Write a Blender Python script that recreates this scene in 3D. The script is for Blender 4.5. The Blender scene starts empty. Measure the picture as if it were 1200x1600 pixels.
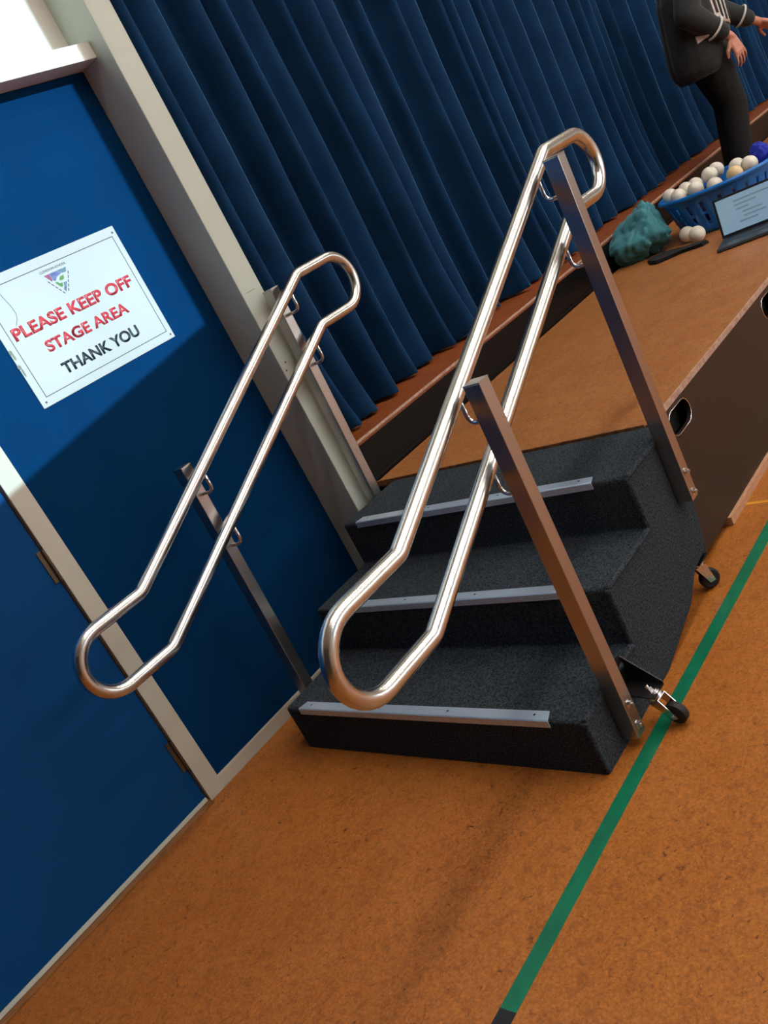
import bpy, bmesh, math, random
from mathutils import Vector, Matrix, Euler, noise as mnoise

R = math.radians
scene = bpy.context.scene
COL = scene.collection

# ------------------------------------------------------------------ camera
cam_data = bpy.data.cameras.new('camera')
cam = bpy.data.objects.new('camera', cam_data)
COL.objects.link(cam)
right = Vector((0.5612471, -0.69617393, -0.44759753))
down = Vector((-0.52088859, 0.12315294, -0.84469428))
fwd = Vector((0.64317709, 0.70723067, -0.29350982))
m = Matrix((right, -down, -fwd)).transposed().to_4x4()
m.translation = Vector((-1.45596595, -2.7653319, 1.49733587))
cam.matrix_world = m
cam_data.sensor_fit = 'VERTICAL'
cam_data.sensor_height = 32.0
cam_data.lens = 1417.66 / 1600.0 * 32.0
cam_data.clip_start = 0.02
scene.camera = cam

# ------------------------------------------------------------------ world, sun, exposure
world = bpy.data.worlds.new('sky')
scene.world = world
world.use_nodes = True
bg = world.node_tree.nodes['Background']
bg.inputs['Color'].default_value = (0.55, 0.75, 1.0, 1)
bg.inputs['Strength'].default_value = 0.6

SUN_X, SUN_Z = 0.16, 0.27          # slope of the daylight let in by the shaped high opening
sun_dir = Vector((SUN_X, -1.0, SUN_Z)).normalized()
sl = bpy.data.lights.new('daylight', 'SUN')
sl.energy = 4.9
sl.angle = R(0.12)
sl.color = (0.60, 0.90, 1.0)
so = bpy.data.objects.new('daylight', sl)
COL.objects.link(so)
so.rotation_euler = (-sun_dir).to_track_quat('-Z', 'Y').to_euler()

LAMP_STRENGTH = 32.0
LAMP_COLOR = (1.0, 0.96, 0.90)
STAGE_LAMP_STRENGTH = 30.0
WINDOW_STRENGTH = 4.4
WINDOW_COLOR = (0.86, 0.95, 1.0)

scene.view_settings.view_transform = 'Standard'
scene.view_settings.look = 'None'
scene.view_settings.exposure = 0.0
scene.view_settings.gamma = 1.0
scene.view_settings.use_curve_mapping = False
scene.cycles.max_bounces = 8
scene.cycles.diffuse_bounces = 4
scene.cycles.glossy_bounces = 5
scene.cycles.use_denoising = True
scene.cycles.sample_clamp_indirect = 6.0


# ------------------------------------------------------------------ materials
def srgb(r, g, b):
    def f(c):
        c /= 255.0
        return c / 12.92 if c <= 0.04045 else ((c + 0.055) / 1.055) ** 2.4
    return (f(r), f(g), f(b), 1.0)


def mat(name, col, rough=0.5, metal=0.0, var=None, scale=40.0, detail=6.0, bump=0.0, bump_scale=None,
        sheen=0.0, sheen_tint=None, spec=0.5, emit=0.0, stretch=None, coat=0.0, rvar=0.0, sheen_rough=0.4):
    m = bpy.data.materials.new(name)
    m.use_nodes = True
    nt = m.node_tree
    b = nt.nodes['Principled BSDF']
    b.inputs['Base Color'].default_value = col
    b.inputs['Roughness'].default_value = rough
    b.inputs['Metallic'].default_value = metal
    b.inputs['Specular IOR Level'].default_value = spec
    b.inputs['Sheen Weight'].default_value = sheen
    b.inputs['Sheen Roughness'].default_value = sheen_rough
    b.inputs['Coat Weight'].default_value = coat
    if sheen_tint:
        b.inputs['Sheen Tint'].default_value = sheen_tint
    if emit:
        b.inputs['Emission Color'].default_value = col
        b.inputs['Emission Strength'].default_value = emit
    tc = nt.nodes.new('ShaderNodeTexCoord')
    mp = nt.nodes.new('ShaderNodeMapping')
    if stretch:
        mp.inputs['Scale'].default_value = stretch
    nt.links.new(tc.outputs['Object'], mp.inputs['Vector'])
    n = nt.nodes.new('ShaderNodeTexNoise')
    n.inputs['Scale'].default_value = scale
    n.inputs['Detail'].default_value = detail
    nt.links.new(mp.outputs['Vector'], n.inputs['Vector'])
    if var is None:
        var = tuple(c * 0.86 for c in col[:3]) + (1.0,)
    mx = nt.nodes.new('ShaderNodeMix')
    mx.data_type = 'RGBA'
    mx.inputs['A'].default_value = var
    mx.inputs['B'].default_value = col
    rp = nt.nodes.new('ShaderNodeMapRange')
    rp.inputs['From Min'].default_value = 0.35
    rp.inputs['From Max'].default_value = 0.65
    nt.links.new(n.outputs['Fac'], rp.inputs['Value'])
    nt.links.new(rp.outputs['Result'], mx.inputs['Factor'])
    nt.links.new(mx.outputs['Result'], b.inputs['Base Color'])
    if rvar:
        rr = nt.nodes.new('ShaderNodeMapRange')
        rr.inputs['To Min'].default_value = rough - rvar
        rr.inputs['To Max'].default_value = rough + rvar
        nt.links.new(n.outputs['Fac'], rr.inputs['Value'])
        nt.links.new(rr.outputs['Result'], b.inputs['Roughness'])
    if bump:
        n2 = nt.nodes.new('ShaderNodeTexNoise')
        n2.inputs['Scale'].default_value = bump_scale or scale
        n2.inputs['Detail'].default_value = 4
        nt.links.new(mp.outputs['Vector'], n2.inputs['Vector'])
        bp = nt.nodes.new('ShaderNodeBump')
        bp.inputs['Strength'].default_value = bump
        bp.inputs['Distance'].default_value = 0.004
        nt.links.new(n2.outputs['Fac'], bp.inputs['Height'])
        nt.links.new(bp.outputs['Normal'], b.inputs['Normal'])
    return m


def cork_floor(name, light, mid, dark, rough):
    """marbled linoleum with dark and pale flecks"""
    m = bpy.data.materials.new(name)
    m.use_nodes = True
    nt = m.node_tree
    N, L = nt.nodes, nt.links
    b = N['Principled BSDF']
    b.inputs['Roughness'].default_value = rough
    b.inputs['Specular IOR Level'].default_value = 0.4
    tc = N.new('ShaderNodeTexCoord')

    def noise(scale, detail, dist, rough_=0.55):
        n = N.new('ShaderNodeTexNoise')
        n.inputs['Scale'].default_value = scale
        n.inputs['Detail'].default_value = detail
        n.inputs['Distortion'].default_value = dist
        n.inputs['Roughness'].default_value = rough_
        L.new(tc.outputs['Object'], n.inputs['Vector'])
        return n

    def ramp(src, a, c):
        r = N.new('ShaderNodeMapRange')
        r.inputs['From Min'].default_value = a
        r.inputs['From Max'].default_value = c
        L.new(src.outputs['Fac'], r.inputs['Value'])
        return r

    def mix(fac, A, B, amount=None):
        x = N.new('ShaderNodeMix')
        x.data_type = 'RGBA'
        for key, v in (('A', A), ('B', B)):
            if isinstance(v, tuple):
                x.inputs[key].default_value = v
            else:
                L.new(v.outputs['Result'], x.inputs[key])
        if amount is None:
            L.new(fac.outputs['Result'], x.inputs['Factor'])
        else:
            mm = N.new('ShaderNodeMath')
            mm.operation = 'MULTIPLY'
            mm.inputs[1].default_value = amount
            L.new(fac.outputs['Result'], mm.inputs[0])
            L.new(mm.outputs['Value'], x.inputs['Factor'])
        return x

    base = mix(ramp(noise(7.0, 4, 0.3), 0.3, 0.7), mid, light)
    chips = mix(ramp(noise(120.0, 8, 0.35, 0.78), 0.42, 0.66), base, dark, 0.60)
    mott = mix(ramp(noise(38.0, 5, 0.9, 0.65), 0.47, 0.66), chips, dark, 0.34)
    flecks = mix(ramp(noise(42.0, 3, 1.0), 0.645, 0.72), mott, dark, 0.8)
    pale = mix(ramp(noise(110.0, 3, 2.0), 0.56, 0.72), flecks, tuple(min(1, c * 1.45) for c in light[:3]) + (1,), 0.6)
    L.new(pale.outputs['Result'], b.inputs['Base Color'])
    rr = N.new('ShaderNodeMapRange')
    rr.inputs['To Min'].default_value = rough - 0.06
    rr.inputs['To Max'].default_value = rough + 0.1
    L.new(noise(9, 3, 0).outputs['Fac'], rr.inputs['Value'])
    L.new(rr.outputs['Result'], b.inputs['Roughness'])
    return m


M = {}
M['floor'] = cork_floor('orange_lino', srgb(190, 116, 48), srgb(178, 104, 38), srgb(82, 38, 8), 0.42)
M['stage_lino'] = cork_floor('stage_lino', srgb(164, 88, 40), srgb(146, 74, 30), srgb(84, 40, 16), 0.45)
M['platform_lino'] = cork_floor('platform_lino', srgb(182, 122, 70), srgb(166, 102, 52), srgb(90, 50, 22), 0.42)
M['blue_panel'] = mat('blue_carpet_panel', srgb(3, 49, 90), 0.95, var=srgb(3, 46, 86), scale=5, bump=0.12, bump_scale=400, spec=0.05)
M['door_blue'] = mat('blue_door_paint', srgb(2, 64, 118), 0.7, var=srgb(2, 61, 114), scale=2, bump=0.05, bump_scale=200, spec=0.12)
M['cream'] = mat('cream_paint', srgb(194, 201, 190), 0.55, var=srgb(187, 194, 183), scale=3)
M['cream_trim'] = mat('cream_trim_paint', srgb(192, 188, 174), 0.5, var=srgb(184, 179, 164), scale=5)
M['white_paint'] = mat('white_wall_paint', srgb(222, 218, 208), 0.6, var=srgb(214, 210, 200), scale=3)
M['bright_wall'] = mat('pale_hall_paint', srgb(226, 220, 206), 0.7, scale=2)
M['window_glow'] = mat('daylit_window', WINDOW_COLOR + (1,), 0.4, var=WINDOW_COLOR + (1,), emit=WINDOW_STRENGTH)
M['ceiling'] = mat('ceiling_paint', srgb(225, 222, 214), 0.8, scale=2)
M['hall_wall'] = mat('hall_wall_paint', srgb(58, 50, 44), 0.7, var=srgb(50, 43, 38), scale=2)
M['curtain'] = mat('blue_velvet', srgb(18, 54, 90), 0.9, var=srgb(14, 45, 78), scale=5, detail=3, sheen=1.0,
                   sheen_tint=srgb(125, 190, 235), spec=0.1, sheen_rough=0.28, bump=0.2, bump_scale=500)
M['steel'] = mat('polished_steel_tube', (0.66, 0.66, 0.64, 1), 0.23, 1.0, var=(0.60, 0.60, 0.58, 1), scale=30, stretch=(1, 1, 1), rvar=0.03)
M['post_steel'] = mat('brushed_steel', (0.46, 0.44, 0.42, 1), 0.28, 1.0, var=(0.445, 0.425, 0.405, 1), scale=3, detail=1)
M['zinc'] = mat('zinc_plate', (0.75, 0.76, 0.78, 1), 0.22, 1.0, scale=60)
M['aluminium'] = mat('aluminium_nosing', (0.60, 0.74, 0.88, 1), 0.38, 0.6, var=(0.52, 0.65, 0.78, 1), scale=30, stretch=(60, 2, 2))  # bluish base stands in for the blue light the metal reflects
M['carpet'] = mat('charcoal_carpet', srgb(72, 79, 86), 1.0, var=srgb(33, 38, 43), scale=190, detail=8, bump=0.6, bump_scale=520, sheen=0.0, spec=0.02)
M['black_riser'] = mat('black_laminate', srgb(8, 10, 11), 0.32, var=srgb(6, 8, 9), scale=6, spec=0.2)
M['brown_panel'] = mat('brown_panel_board', srgb(42, 32, 29), 0.42, var=srgb(36, 28, 25), scale=5, spec=0.35)
M['edge_trim'] = mat('worn_edge_trim', srgb(186, 160, 144), 0.45, var=srgb(160, 126, 108), scale=60)
M['ply'] = mat('plywood_edge', srgb(150, 98, 58), 0.6, var=srgb(110, 66, 36), scale=50)
M['tan_rail'] = mat('tan_rail', srgb(196, 150, 118), 0.5, var=srgb(170, 124, 94), scale=30, stretch=(1, 8, 8))
M['threshold'] = mat('timber_threshold', srgb(150, 98, 50), 0.5, var=srgb(120, 76, 36), scale=25, stretch=(1, 9, 9))
M['green_tape'] = mat('green_line_paint', srgb(0, 118, 84), 0.4, var=srgb(0, 102, 72), scale=16)
M['yellow_tape'] = mat('yellow_line_paint', srgb(226, 160, 40), 0.5, scale=20)
M['black_tape'] = mat('black_line_paint', srgb(24, 26, 28), 0.5, scale=20)
M['black_metal'] = mat('black_painted_metal', srgb(14, 14, 15), 0.35, scale=30)
M['rubber'] = mat('black_rubber', srgb(16, 16, 17), 0.6, scale=40)
M['dark'] = mat('void_shade', srgb(10, 9, 9), 0.9, scale=10)  # near-black for sheets that stand in for shade in gaps and hollows
M['bronze'] = mat('old_bronze', srgb(92, 78, 62), 0.4, 0.7, scale=60)
M['sign_white'] = mat('sign_face', srgb(172, 178, 180), 0.16, var=srgb(169, 175, 177), scale=3, spec=0.5)
M['sign_red'] = mat('sign_red', srgb(186, 54, 66), 0.35, scale=30)
M['sign_black'] = mat('sign_black', srgb(28, 40, 48), 0.35, scale=30)
M['crack'] = mat('sign_crack', srgb(92, 112, 116), 0.6, scale=30)
M['chip'] = mat('sign_chip', srgb(122, 130, 120), 0.8, scale=90)
M['e_red'] = mat('emblem_red', srgb(150, 52, 76), 0.4, var=srgb(112, 60, 110), scale=40)
M['e_blue'] = mat('emblem_blue', srgb(62, 74, 132), 0.4, var=srgb(92, 104, 150), scale=60)
M['e_teal'] = mat('emblem_teal', srgb(84, 122, 128), 0.4, var=srgb(52, 78, 118), scale=60)
M['e_green'] = mat('emblem_green', srgb(66, 120, 56), 0.4, scale=60)
M['basket'] = mat('blue_plastic', srgb(20, 116, 204), 0.3, var=srgb(16, 104, 190), scale=8, spec=0.5)
M['ball'] = mat('white_ball_plastic', srgb(236, 230, 216), 0.35, var=srgb(224, 216, 198), scale=18)
M['ball_cream'] = mat('yellowed_ball_plastic', srgb(232, 206, 158), 0.4, var=srgb(224, 190, 140), scale=18)
M['bag'] = mat('teal_cloth', srgb(72, 142, 152), 0.85, var=srgb(54, 122, 134), scale=14, bump=0.25, bump_scale=160, sheen=0.2)
M['navy_cloth'] = mat('navy_cloth', srgb(26, 34, 74), 0.9, var=srgb(16, 22, 52), scale=30, bump=0.3, bump_scale=120)
M['royal_cloth'] = mat('royal_blue_cloth', srgb(22, 44, 176), 0.8, scale=20)
M['maroon_cloth'] = mat('maroon_cloth', srgb(120, 54, 46), 0.9, scale=30)
M['shadow_black'] = mat('shadow_black', srgb(18, 18, 20), 0.9, scale=30, bump=0.3, bump_scale=120)  # colour of the painted shadow on the staging
M['laptop'] = mat('laptop_case', srgb(62, 72, 80), 0.4, var=srgb(54, 64, 72), scale=20)
M['laptop_dark'] = mat('laptop_bezel', srgb(16, 20, 36), 0.35, scale=20)
M['screen'] = mat('laptop_screen', srgb(136, 170, 194), 0.35, var=srgb(130, 165, 190), scale=4, emit=0.33)
M['screen_text'] = mat('screen_text', srgb(112, 142, 166), 0.4, scale=20, emit=0.25)
M['skin'] = mat('skin', srgb(206, 146, 122), 0.5, var=srgb(194, 128, 106), scale=30)
M['hair'] = mat('brown_hair', srgb(48, 34, 26), 0.6, var=srgb(34, 24, 18), scale=60, stretch=(8, 8, 1))
M['jacket'] = mat('dark_grey_jersey', srgb(40, 45, 46), 0.9, var=srgb(29, 33, 34), scale=20, bump=0.3, bump_scale=90, sheen=0.15)
M['trousers'] = mat('black_trousers', srgb(8, 11, 12), 0.9, scale=30, bump=0.2, bump_scale=120)
M['print_white'] = mat('white_print', srgb(222, 218, 214), 0.7, var=srgb(206, 202, 198), scale=40)
M['print_maroon'] = mat('maroon_print', srgb(60, 28, 30), 0.8, scale=40)
M['shoe'] = mat('black_shoe', srgb(18, 18, 20), 0.5, scale=30)
M['eye'] = mat('eye_white', srgb(235, 232, 226), 0.25, scale=30)
M['lip'] = mat('lips', srgb(176, 96, 88), 0.5, scale=40)
M['lamp_metal'] = mat('white_enamel', srgb(228, 228, 224), 0.4, scale=10)
M['lamp_glow'] = mat('lamp_glow', LAMP_COLOR + (1,), 0.5, var=LAMP_COLOR + (1,), emit=LAMP_STRENGTH)
M['stage_glow'] = mat('stage_lamp_glow', (0.95, 0.97, 1.0, 1), 0.5, var=(0.95, 0.97, 1.0, 1), emit=STAGE_LAMP_STRENGTH)


# ------------------------------------------------------------------ mesh helpers
def V(*a):
    return Vector(a)


def obj(name, bm, material, parent=None, smooth=False, kind=None, mods=None, normals=True):
    if normals:
        bmesh.ops.recalc_face_normals(bm, faces=bm.faces)
    me = bpy.data.meshes.new(name)
    bm.to_mesh(me)
    bm.free()
    if smooth:
        for p in me.polygons:
            p.use_smooth = True
    if isinstance(material, (list, tuple)):
        for x in material:
            me.materials.append(x)
    else:
        me.materials.append(material)
    o = bpy.data.objects.new(name, me)
    COL.objects.link(o)
    if parent:
        o.parent = parent
    if kind:
        o['kind'] = kind
    return o


def thing(name, label, cat, loc=(0, 0, 0), group=None, rot=None):
    o = bpy.data.objects.new(name, None)
    o.empty_display_size = 0.05
    COL.objects.link(o)
    o.location = loc
    if rot:
        o.rotation_euler = rot
    o['label'] = label
    o['category'] = cat
    if group:
        o['group'] = group
    return o


def tag(o, label, cat, group=None):
    o['label'] = label
    o['category'] = cat
    if group:
        o['group'] = group
    return o


def new():
    return bmesh.new()


def box(bm, lo, hi, bevel=0.0, seg=2, rot=None, about=None):
    r = bmesh.ops.create_cube(bm, size=1.0)
    vs = r['verts']
    lo, hi = Vector(lo), Vector(hi)
    c, d = (lo + hi) / 2, hi - lo
    for v in vs:
        v.co = Vector((v.co.x * d.x, v.co.y * d.y, v.co.z * d.z)) + c
    if bevel:
        es = list({e for v in vs for e in v.link_edges})
        rb = bmesh.ops.bevel(bm, geom=es, offset=bevel, segments=seg, affect='EDGES', profile=0.5)
        vs = list({v for f in rb['faces'] for v in f.verts} | {v for v in vs if v.is_valid})
    if rot is not None:
        p = Vector(about) if about is not None else c
        for v in vs:
            v.co = rot @ (v.co - p) + p
    return vs


def tube(bm, pts, r, seg=16, cap=True, closed=False):
    """sweep a circle along pts; r is a number or one per point"""
    pts = [Vector(p) for p in pts]
    n = len(pts)
    rs = r if isinstance(r, (list, tuple)) else [r] * n
    tans = []
    for i in range(n):
        a = pts[(i - 1) % n] if (closed or i > 0) else pts[i]
        b = pts[(i + 1) % n] if (closed or i < n - 1) else pts[i]
        tans.append((b - a).normalized())
    t0 = tans[0]
    u = t0.orthogonal().normalized()
    rings = []
    for i in range(n):
        t = tans[i]
        u = (u - t * u.dot(t)).normalized()
        w = t.cross(u)
        rings.append([bm.verts.new(pts[i] + rs[i] * (math.cos(2 * math.pi * k / seg) * u + math.sin(2 * math.pi * k / seg) * w)) for k in range(seg)])
    m_ = n if closed else n - 1
    for i in range(m_):
        A, B = rings[i], rings[(i + 1) % n]
        off = 0
        if closed and i == n - 1:
            off = min(range(seg), key=lambda s: sum((A[k].co - B[(k + s) % seg].co).length for k in range(0, seg, 4)))
        for k in range(seg):
            bm.faces.new((A[k], A[(k + 1) % seg], B[(k + 1 + off) % seg], B[(k + off) % seg]))
    if cap and not closed:
        bm.faces.new(rings[0][::-1])
        bm.faces.new(rings[-1])


def cyl(bm, a, b, r, seg=20, r2=None):
    tube(bm, [a, b], [r, r if r2 is None else r2], seg)


def prism(bm, poly, axis, a, b):
    """extrude a 2-D polygon along an axis from a to b; the polygon lies in the other two axes in x,y,z order"""
    def co(p, t):
        if axis == 'y':
            return (p[0], t, p[1])
        if axis == 'x':
            return (t, p[0], p[1])
        return (p[0], p[1], t)
    A = [bm.verts.new(co(p, a)) for p in poly]
    B = [bm.verts.new(co(p, b)) for p in poly]
    n = len(poly)
    f1 = bm.faces.new(A)
    f2 = bm.faces.new(B[::-1])
    for i in range(n):
        bm.faces.new((A[i], B[i], B[(i + 1) % n], A[(i + 1) % n]))
    return A, B, f1, f2


def sphere(bm, c, r, u=20, v=12, scale=(1, 1, 1), rot=None):
    rr = bmesh.ops.create_uvsphere(bm, u_segments=u, v_segments=v, radius=r)
    for q in rr['verts']:
        p = Vector((q.co.x * scale[0], q.co.y * scale[1], q.co.z * scale[2]))
        if rot is not None:
            p = rot @ p
        q.co = p + Vector(c)
    return rr['verts']


def fillet(pts, radii, n=8):
    """round the corners of a polyline"""
    pts = [Vector(p) for p in pts]
    out = [pts[0]]
    for i in range(1, len(pts) - 1):
        a, b, c = pts[i - 1], pts[i], pts[i + 1]
        d1, d2 = (a - b).normalized(), (c - b).normalized()
        ang = d1.angle(d2)
        r = radii[i] if isinstance(radii, (list, tuple)) else radii
        t = r / math.tan(ang / 2)
        t = min(t, (a - b).length * 0.49, (c - b).length * 0.49)
        rr = t * math.tan(ang / 2)
        ctr = b + (d1 + d2).normalized() * (rr / math.sin(ang / 2))
        p1, p2 = b + d1 * t, b + d2 * t
        v1, v2 = p1 - ctr, p2 - ctr
        tot = v1.angle(v2)
        ax = v1.cross(v2).normalized()
        for k in range(n + 1):
            out.append(ctr + Matrix.Rotation(tot * k / n, 3, ax) @ v1)
    out.append(pts[-1])
    return out


def slab(name, lo, hi, material, parent=None, kind=None, bevel=0.0):
    bm = new()
    box(bm, lo, hi, bevel)
    return obj(name, bm, material, parent, kind=kind)


# ------------------------------------------------------------------ the setting
XL, XR, YR, YB, ZC = -7.0, 15.0, -10.0, 3.2, 6.3
slab('floor', (XL, YR, -0.1), (XR, YB, 0.0), M['floor'], kind='structure')
slab('ceiling', (XL, YR, ZC), (XR, YB, ZC + 0.1), M['ceiling'], kind='structure')
slab('wall_left', (XL, 0.0, 2.33), (0.778, 0.14, ZC), M['white_paint'], kind='structure')
slab('wall_rear', (XL - 0.1, YR, 0.0), (XL, YB, ZC), M['hall_wall'], kind='structure')
slab('wall_front', (XR, YR, 0.0), (XR + 0.1, YB, ZC), M['bright_wall'], kind='structure')
slab('wall_stage', (XL, YB, 0.0), (XR, YB + 0.1, ZC), M['hall_wall'], kind='structure')

# unseen hall wall; its high raked opening is shaped to cast the daylight patch
d = -YR
def through(x, z):
    return (x + SUN_X * d, z + SUN_Z * d)
wl, wr = through(-3.2, 0)[0], through(0.747 - 0.106 * SUN_X, 0)[0]
zl = through(0, 1.2485 + 0.1615 * (-3.2 + 0.214))[1]
zr = through(0, 1.2485 + 0.1615 * (0.73 + 0.214))[1]
zt = through(0, 3.35)[1]
ZTOP = max(zt + 0.35, ZC)
def wall_polys(x0, x1, z0, z1, gaps):
    """rectangles that fill a wall around rectangular gaps (gaps share one height band)"""
    zs0, zs1 = gaps[0][2], gaps[0][3]
    out = [[(x0, z0), (x1, z0), (x1, zs0), (x0, zs0)], [(x0, zs1), (x1, zs1), (x1, z1), (x0, z1)]]
    xs = x0
    for g in gaps:
        out.append([(xs, zs0), (g[0], zs0), (g[0], zs1), (xs, zs1)])
        xs = g[1]
    out.append([(xs, zs0), (x1, zs0), (x1, zs1), (xs, zs1)])
    return out
WINDOWS = [(1.2 + 3.0 * i, 3.6 + 3.0 * i, 0.9, 3.0) for i in range(4)]
zmid = min(zl, zr) - 0.05
polys = wall_polys(XL, XR, 0.0, zmid, WINDOWS)
polys += [[(XL, zmid), (wl, zmid), (wl, ZTOP), (XL, ZTOP)], [(wr, zmid), (XR, zmid), (XR, ZTOP), (wr, ZTOP)],
          [(wl, zmid), (wr, zmid), (wr, zr), (wl, zl)], [(wl, zt), (wr, zt), (wr, ZTOP), (wl, ZTOP)]]
bm = new()
for poly in polys:
    prism(bm, poly, 'y', YR - 0.15, YR)
obj('wall_right', bm, M['bright_wall'], kind='structure')
for i, (x0, x1, z0, z1) in enumerate(WINDOWS):
    bm = new()
    box(bm, (x0, YR - 0.10, z0), (x1, YR - 0.09, z1))
    w = obj('window_%d' % (i + 1), bm, M['window_glow'], kind='structure')
    bm = new()
    for a, b in ((x0, x0 + 0.05), (x1 - 0.05, x1), ((x0 + x1) / 2 - 0.025, (x0 + x1) / 2 + 0.025)):
        box(bm, (a, YR - 0.089, z0), (b, YR - 0.04, z1))
    for a, b in ((z0, z0 + 0.05), (z1 - 0.05, z1)):
        box(bm, (x0, YR - 0.089, a), (x1, YR - 0.041, b))
    obj('window_frame', bm, M['lamp_metal'], w)

# blue carpeted panel, door, frame, skirting
bm = new()
box(bm, (-0.24, 0.0, 0.02), (0.80, 0.14, 2.335))
obj('wall_panel', bm, M['blue_panel'], kind='structure')
bm = new()
box(bm, (-0.2931, -0.012, 0.0), (-0.2251, 0.14, 2.34), 0.002)
obj('trim_1', bm, M['cream_trim'], kind='structure')
bm = new()
box(bm, (-0.2255, -0.012, 0.0), (0.778, 0.01, 0.0502), 0.002)
obj('baseboard_left', bm, M['cream_trim'], kind='structure')
bm = new()
box(bm, (-1.25, 0.0, 0.022), (-0.3005, 0.045, 2.33), 0.002)
door = obj('door_1', bm, M['door_blue'], kind='structure')
bm = new()
box(bm, (-1.25, -0.003, 0.008), (-0.3005, 0.04, 0.0225))
obj('sweep_strip', bm, M['cream'], door)
for z0, z1 in ((0.93, 1.045), (0.15, 0.27)):
    bm = new()
    cyl(bm, (-0.297, -0.006, z0), (-0.297, -0.006, z1), 0.0065, 12)
    box(bm, (-0.318, -0.004, z0), (-0.297, 0.0, z1))
    for k in range(1, 4):
        zz = z0 + (z1 - z0) * k / 4
        cyl(bm, (-0.297, -0.006, zz - 0.001), (-0.297, -0.006, zz + 0.001), 0.008, 12)
    obj('hinge', bm, M['bronze'], door)
slab('wall_left_return', (XL, 0.0, 0.0), (-1.25, 0.14, 2.335), M['blue_panel'], kind='structure')
slab('door_gap_shade', (-1.3, 0.046, 0.0), (-0.24, 0.13, 2.33), M['dark'], kind='structure')  # dark sheet added behind the door, painting the shade in its gap
bm = new()
box(bm, (-1.25, -0.030, 0.0), (-0.293, 0.02, 0.006), 0.002)
obj('trim_3', bm, M['threshold'], kind='structure')

# beam over the panel, pillar beside the stage opening
bm = new()
box(bm, (XL, -0.104, 2.331), (0.7785, 0.0, 2.3865), 0.002)
obj('beam', bm, M['white_paint'], kind='structure')
bm = new()
box(bm, (0.778, -0.1802, 0.0), (0.883, 0.10, ZC), 0.003)
pillar = obj('pillar', bm, M['cream'], kind='structure')
bm = new()
box(bm, (0.800, -0.1806, 1.4240), (0.848, -0.1795, 1.4256))
obj('scratch', bm, M['crack'], pillar)
for x, z in ((0.809, 1.140), (0.795, 1.112)):
    bm = new()
    cyl(bm, (x, -0.1800, z), (x, -0.1808, z), 0.0038, 10)
    obj('nail_hole', bm, M['bronze'], pillar)

# stage: floor at 0.713, black riser along the front
slab('stage_floor', (0.883, -0.1414, 0.690), (XR, YB, 0.713), M['stage_lino'], kind='structure')
bm = new()
box(bm, (0.883, -0.1434, 0.0), (XR, -0.11, 0.6935))
obj('stage_wall', bm, M['black_riser'], kind='structure')
bm = new()
box(bm, (0.883, -0.1454, 0.7035), (XR, -0.139, 0.7145), 0.001)
obj('trim_4', bm, M['edge_trim'], kind='structure')
bm = new()
box(bm, (0.95, -0.1500, 0.543), (XR, -0.1434, 0.551), 0.001)
obj('trim_5', bm, M['black_riser'], kind='structure')
slab('wall_stage_header', (0.883, -0.16, 3.3), (XR, 0.02, ZC), M['cream'], kind='structure')

# court lines painted on the floor
def line(a, b, w0, w1, material, label, z):
    bm = new()
    (x0, x1) = (a, b)
    box(bm, (x0, w0, 0.0), (x1, w1, z))
    o = obj('floor_line', bm, material, kind='structure')
    o['label'] = label
    return o
line(-0.663, 9.0, -1.5436, -1.5022, M['green_tape'], 'green court line running past the steps', 0.0012)
line(-1.6, -0.663, -1.5436, -1.5022, M['black_tape'], 'black end of the green court line', 0.0011)
line(1.345, 1.362, -4.0, -1.386, M['yellow_tape'], 'thin yellow court line beside the staging', 0.0008)


# ------------------------------------------------------------------ ceiling lights
def ceiling_light(x, y, lx, ly, glow, label):
    t = thing('ceiling_light', label, 'light', (x, y, ZC), 'fluorescent lights on the hall ceiling')
    bm = new()
    box(bm, (-lx / 2 - 0.03, -ly / 2 - 0.03, -0.06), (lx / 2 + 0.03, ly / 2 + 0.03, 0.0), 0.006)
    obj('housing', bm, M['lamp_metal'], t)
    bm = new()
    box(bm, (-lx / 2, -ly / 2, -0.075), (lx / 2, ly / 2, -0.0605), 0.004)
    obj('diffuser', bm, glow, t)
    return t
for i, x in enumerate((0.0, 2.2, 4.8, 7.8)):
    for j, y in enumerate((-2.6, -5.2, -7.8)):
        ceiling_light(x, y, 1.5, 0.32, M['lamp_glow'], 'long white fluorescent light on the hall ceiling')

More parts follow.
